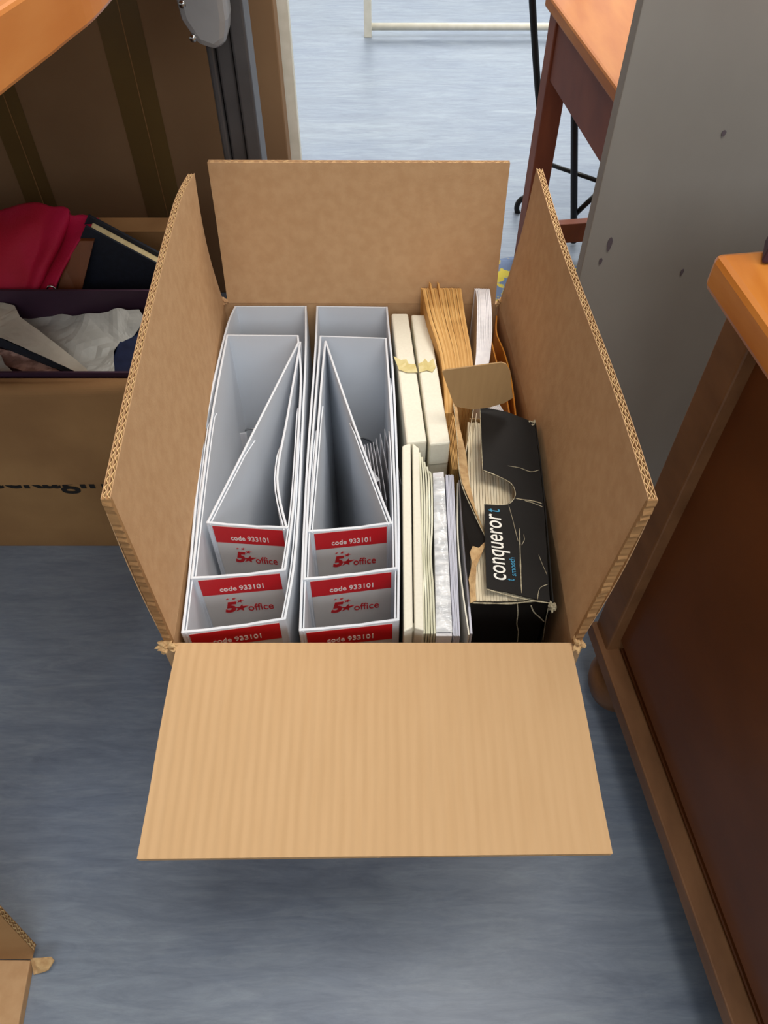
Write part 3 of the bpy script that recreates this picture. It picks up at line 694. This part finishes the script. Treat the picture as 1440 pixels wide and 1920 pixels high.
def face(off, t0, ln, y0, y1, m, name, lo=.16):
    p = [a+dn*t0+up*off, a+dn*ln+up*off, a+dn*ln-up*lo, a+dn*t0-up*lo]
    obj(name, prism([V((q.x, y0, q.z)) for q in p], (0, y1-y0, 0)), m, db, bevel=.0008)
face(.003, 0, .145, .852, .855, M['navy'], 'front_cover'); face(-.002, .006, .141, .855, .872, M['pages'], 'pages'); face(.004, -.002, .147, .872, .876, M['navy'], 'back_cover')
kb = obj('dark_folder', prism([Py(104, 556, .82), Py(120, 500, .835), Py(150, 452, .845), Py(176, 452, .845), Py(150, 556, .82)], (0, .006, 0)), M['chest_dark'])
tag(kb, 'dark brown leather item just right of the crimson cloth', 'folder')
tag(obj('metal_ring', tube([Py(99, 549, .808)+V((.006*math.cos(t_), 0, .010*math.sin(t_))) for t_ in [2*math.pi*k/24 for k in range(24)]], .0012, closed=True), M['steel'], smooth=True), 'small shiny metal ring at the foot of the crimson cloth', 'ring')
# ------------------------------------------------------------------ tall cardboard sheet behind
yb = 1.22
def up_rect(u0, u1, y, z0=0, z1=.95, vref=300):
    a = Py(u0, vref, y).x; c = Py(u1, vref, y).x
    return a, c
x1 = Py(541, 300, yb).x
tb = thing('cardboard_carton', 'tall flat brown carton with tape strips standing upright behind the desk leg', 'box', (-.7, yb, 0))
obj('panel', B(((-1.4+x1)/2, yb+.02, .6), (x1+1.4, .04, 1.2)), M['card_box'], tb, bevel=.002)
for u, v, wd, nm in ((262, 200, .062, 'tape_strip'), (40, 280, .05, 'tape_strip')):
    x = Py(u, v, yb).x
    obj(nm, B((x, yb-.0006, .6), (wd, .0008, 1.19)), M['tape'], tb)
    obj('seam', B((x+.004, yb-.0014, .6), (.0012, .0008, 1.19)), M['card_old'], tb)
wbx0, wbx1 = Py(541, 300, yb+.03).x, Py(562, 300, yb+.03).x
tag(obj('white_board', B(((wbx0+wbx1)/2-.35, yb+.06, .6), (wbx1-wbx0+.7, .018, 1.2)), M['whitepaint'], bevel=.001), 'white board standing upright behind the tall flat carton', 'board')
# ------------------------------------------------------------------ desk
dk = thing('desk', 'beech desk with rounded front edge and grey metal leg, top left corner', 'desk', (-.25, 1.03, 0))
e0, e1 = Pz(0, 185, .73), Pz(215, 0, .73)
edge = spline([V((-.55, .18, .73)), V((-.36, .18, .73)), V((-.22, .20, .73)), e0+(e0-e1)*.55, e0, e0.lerp(e1, .5)+V((.002, -.001, 0)), e1, V((-.125, .62, .73)), V((-.125, .85, .73)), V((-.13, 1.15, .73))], 6)
poly = [V((p.x, p.y, 0)) for p in edge]+[V((-1.2, 1.15, 0)), V((-1.2, .18, 0))]
obj('desk_top', slab(poly, .73, .756), M['desk_wood'], dk, bevel=.002)
yp = 1.03
def pr(u0, u1, y, d, m, z1=.73, nm='leg_profile'):
    a = Py(u0, 298, y).x; c = Py(u1, 298, y).x
    obj(nm, B(((a+c)/2, y+d/2, z1/2+.01), (c-a, d, z1-.02)), m, dk, bevel=.003)
pr(420, 433, yp, .05, M['grey_metal']); pr(436, 464, yp+.006, .05, M['grey_metal']); pr(464, 491, yp-.004, .05, M['grey_metal'])
obj('foot', B((Py(455, 298, yp).x, yp-.02, .015), (.09, .34, .03)), M['grey_metal'], dk, bevel=.004)
hb = bmesh.new()
prof = [(-.030, .0), (-.028, -.12), (-.022, -.19), (-.008, -.215), (.012, -.222), (.026, -.214), (.031, -.19), (.031, 0)]
hc = Py(384, 98, yp-.05)
prism([V((hc.x+x*1.0, hc.y, hc.z+.222+z)) for x, z in prof], (0, .045, 0), hb)
obj('motor_housing', hb, M['silver'], dk, bevel=.009)
for u, v in ((360, 72), (340, 8)):
    q = Py(u+2, v, yp-.052); obj('screw', tube([q+V((0, -.0015, 0)), q+V((0, .006, 0))], .004), M['steel'], dk, smooth=True)
# ------------------------------------------------------------------ chest on the right
A = Pz(1112, 1168, .10); Bq = Pz(1378, 1920, .10)
e_ = V((Bq.x-A.x, Bq.y-A.y, 0)).normalized(); nrm = V((e_.y, -e_.x, 0))
if nrm.x > 0: nrm = -nrm
inn = -nrm
ch = thing('chest', 'stained wooden chest with honey top and ball feet along the right edge', 'chest', (A.x+.2, A.y-.3, 0))
ln = .62; zt_ = .545
def side_box(name, t0, t1, o0, o1, z0, z1, m, bev=.002, par=None):
    p = [A+e_*t0+inn*o0, A+e_*t1+inn*o0, A+e_*t1+inn*o1, A+e_*t0+inn*o1]
    return obj(name, slab(p, z0, z1), m, par or ch, bevel=bev)
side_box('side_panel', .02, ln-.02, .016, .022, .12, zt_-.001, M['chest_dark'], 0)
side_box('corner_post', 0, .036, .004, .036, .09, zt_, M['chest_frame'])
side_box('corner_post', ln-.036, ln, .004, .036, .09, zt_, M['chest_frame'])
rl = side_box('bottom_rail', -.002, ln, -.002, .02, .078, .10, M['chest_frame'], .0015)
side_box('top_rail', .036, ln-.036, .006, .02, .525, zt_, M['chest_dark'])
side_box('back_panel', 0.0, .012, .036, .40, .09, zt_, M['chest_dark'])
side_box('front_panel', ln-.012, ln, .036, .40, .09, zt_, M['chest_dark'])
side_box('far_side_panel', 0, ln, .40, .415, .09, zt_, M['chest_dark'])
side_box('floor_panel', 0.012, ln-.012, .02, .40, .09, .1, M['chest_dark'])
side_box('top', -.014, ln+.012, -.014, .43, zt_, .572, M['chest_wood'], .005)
for t0, o0 in ((.045, .032), (ln-.05, .032), (.045, .38), (ln-.05, .38)):
    c = A+e_*t0+inn*o0; bm = bmesh.new()
    seg = 24; pr_ = [(.0, 0), (.018, .001), (.030, .012), (.036, .030), (.037, .044), (.033, .060), (.022, .072), (.018, .078), (0, .078)]
    rings = [[bm.verts.new((c.x+r*math.cos(2*math.pi*k/seg), c.y+r*math.sin(2*math.pi*k/seg), z)) for k in range(seg)] for r, z in pr_[1:-1]]
    for a_, b_ in zip(rings, rings[1:]):
        for k in range(seg): bm.faces.new((a_[k], a_[(k+1) % seg], b_[(k+1) % seg], b_[k]))
    bm.faces.new(rings[0]); bm.faces.new(rings[-1])
    obj('ball_foot', bm, M['chest_frame'], ch, smooth=True)
# small plum bag on the chest
pg = [Pz(u, v, .5722) for u, v in [(1424, 498), (1500, 494), (1520, 452), (1431, 456)]]
tag(obj('plum_box', prism(pg, (0.012, 0, .12)), M['plum'], bevel=.003), 'dark plum box standing on the far end of the honey chest top', 'box')
# ------------------------------------------------------------------ grey upright board
gy = .70
gx = Py(1105, 440, gy).x
gb = tag(obj('grey_board', B((gx+.4, gy+.01, .6), (.8, .02, 1.2)), M['grey_board'], bevel=.001), 'scuffed grey board standing upright behind the chest', 'board')
def scuff(u, v, rx, rz):
    c = Py(u, v, gy-.0004); bm = bmesh.new()
    prism([c+V((rx*math.cos(a)*(1+.15*math.sin(3*a)), 0, rz*math.sin(a))) for a in [2*math.pi*k/14 for k in range(14)]], (0, -.0003, 0), bm)
    obj('scuff_mark', bm, M['scuff'], gb)
scuff(1143, 458, .0024, .008); scuff(1126, 490, .0016, .004); scuff(1279, 510, .0015, .004); scuff(1357, 250, .002, .003)
# ------------------------------------------------------------------ wooden stool behind the board
q0, q1 = Pz(1044, 0, .455), Pz(1176, 178, .455)
sd = V((q1.x-q0.x, q1.y-q0.y, 0)).normalized(); sn = V((-sd.y, sd.x, 0))
if sn.x < 0: sn = -sn
A0 = V((q0.x, q0.y, 0))-sd*.03
st = thing('wooden_stool', 'red-brown wooden side table with orange top behind the grey board', 'table', (A0.x+.2, A0.y-.2, 0))
def sb(name, t0, t1, o0, o1, z0, z1, m, bev=.002):
    p = [A0+sd*t0+sn*o0, A0+sd*t1+sn*o0, A0+sd*t1+sn*o1, A0+sd*t0+sn*o1]
    return obj(name, slab(p, z0, z1), m, st, bevel=bev)
sl = .48
sb('top', -.008, sl, -.006, .42, .435, .455, M['stool_top'], .004)
sb('apron', .03, sl-.03, .006, .022, .345, .435, M['stool_frame'])
sb('apron', .004, .022, .03, .38, .345, .435, M['stool_frame'])
for t0 in (.002, sl-.036):
    for o0 in (.002, .38): sb('leg', t0, t0+.034, o0, o0+.034, .003, .435, M['stool_frame'])
sb('stretcher', .008, .026, .036, .38, .045, .085, M['stool_frame'])
# ------------------------------------------------------------------ black iron stand
iron = thing('iron_stand', 'black wrought iron stand with a curled foot behind the wooden side table', 'stand', tuple(Py(1000, 400, 1.5)))
def ip(px, y): return [Py(u, v, y) for u, v in px]
r1_ = spline(ip([(992, -120), (998, 0), (1002, 70), (1008, 160), (1016, 260), (1020, 340), (1008, 385)], 1.5), 6)
obj('rod', tube(r1_, .0062), M['iron'], iron, smooth=True)
cc = Py(986, 388, 1.5)
r_ = .019
cl = [cc+V((r_*math.cos(a), 0, r_*1.15*math.sin(a))) for a in [math.radians(70+k*12) for k in range(26)]]
obj('curled_foot', tube(cl, .0055), M['iron'], iron, smooth=True)
p1 = Py(1078, 60, 1.40); p2 = Py(1073, 466, 1.38); p2.z = max(p2.z, .006)
obj('rod', tube([p1+V((0, 0, .2)), p1, p2], .0066), M['iron'], iron, smooth=True)
obj('top_bar', tube([r1_[0], p1+V((0, 0, .2))], .006), M['iron'], iron, smooth=True)
j = Py(1138, 345, 1.40)
obj('brace', tube([Py(1016, 303, 1.46), j], .0042), M['iron'], iron, smooth=True)
obj('brace', tube([Py(1074, 406, 1.385), j], .0050), M['iron'], iron, smooth=True)
obj('brace', tube([j, j+V((.25, .02, .02))], .0050), M['iron'], iron, smooth=True)
# ------------------------------------------------------------------ white rack, cloth on the floor
rk = thing('drying_rack', 'white wooden rack with a round bottom bar standing on the far floor', 'rack', tuple(Pz(690, 70, 0)))
b0 = Pz(690, 68, 0)
pz0 = B((b0.x, b0.y, .30), (.021, .021, .60))
obj('post', pz0, M['whitepaint'], rk, bevel=.001)
zz_ = Py(800, 50, b0.y).z
obj('bottom_bar', tube([V((b0.x, b0.y, zz_)), V((b0.x+1.1, b0.y, zz_))], .0095, seg=16), M['whitepaint'], rk, smooth=True)
obj('post', B((b0.x+1.1, b0.y, .30), (.021, .021, .60)), M['whitepaint'], rk, bevel=.001)
tag(obj('patterned_cloth', polysheet([Pz(u, v, .004) for u, v in [(915, 488), (960, 482), (1010, 492), (1080, 497), (1160, 492), (1170, 560), (1100, 600), (1000, 590), (915, 600)]], .002, .003, 5, 40, 2), M['mat']),
    'blue cloth with yellow blotches on the floor beneath the wooden side table', 'cloth')
# ------------------------------------------------------------------ carton at the lower left corner
fc = thing('cardboard_box', 'brown carton pointing one torn corner into the lower left of the picture', 'box', tuple(Pz(-100, 1850, 0)))
zf = .012
obj('body', slab([Pz(u, v, zf) for u, v in [(-260, 1797), (57, 1800), (34, 1925), (-10, 2120), (-320, 2120)]], .0, zf), M['cardplain'], fc, bevel=.001)
a0, a1 = Pz(-260, 1796, zf+.002), Pz(60, 1799, zf+.002)
flap('raised_flap', fc, a0, a1, Py(-260, 1440, a0.y+.05), Pz(64, 1784, zf+.006), (0, .3, 1), None, mats=[M['card_old'], M['flute']])
obj('torn_tab', polysheet([Pz(58, 1797, zf), Pz(96, 1794, zf+.004), Pz(101, 1800, zf+.004), Pz(90, 1818, zf), Pz(64, 1828, zf-.01)], .002, .003, 3, 80, 2), M['torn'], fc)
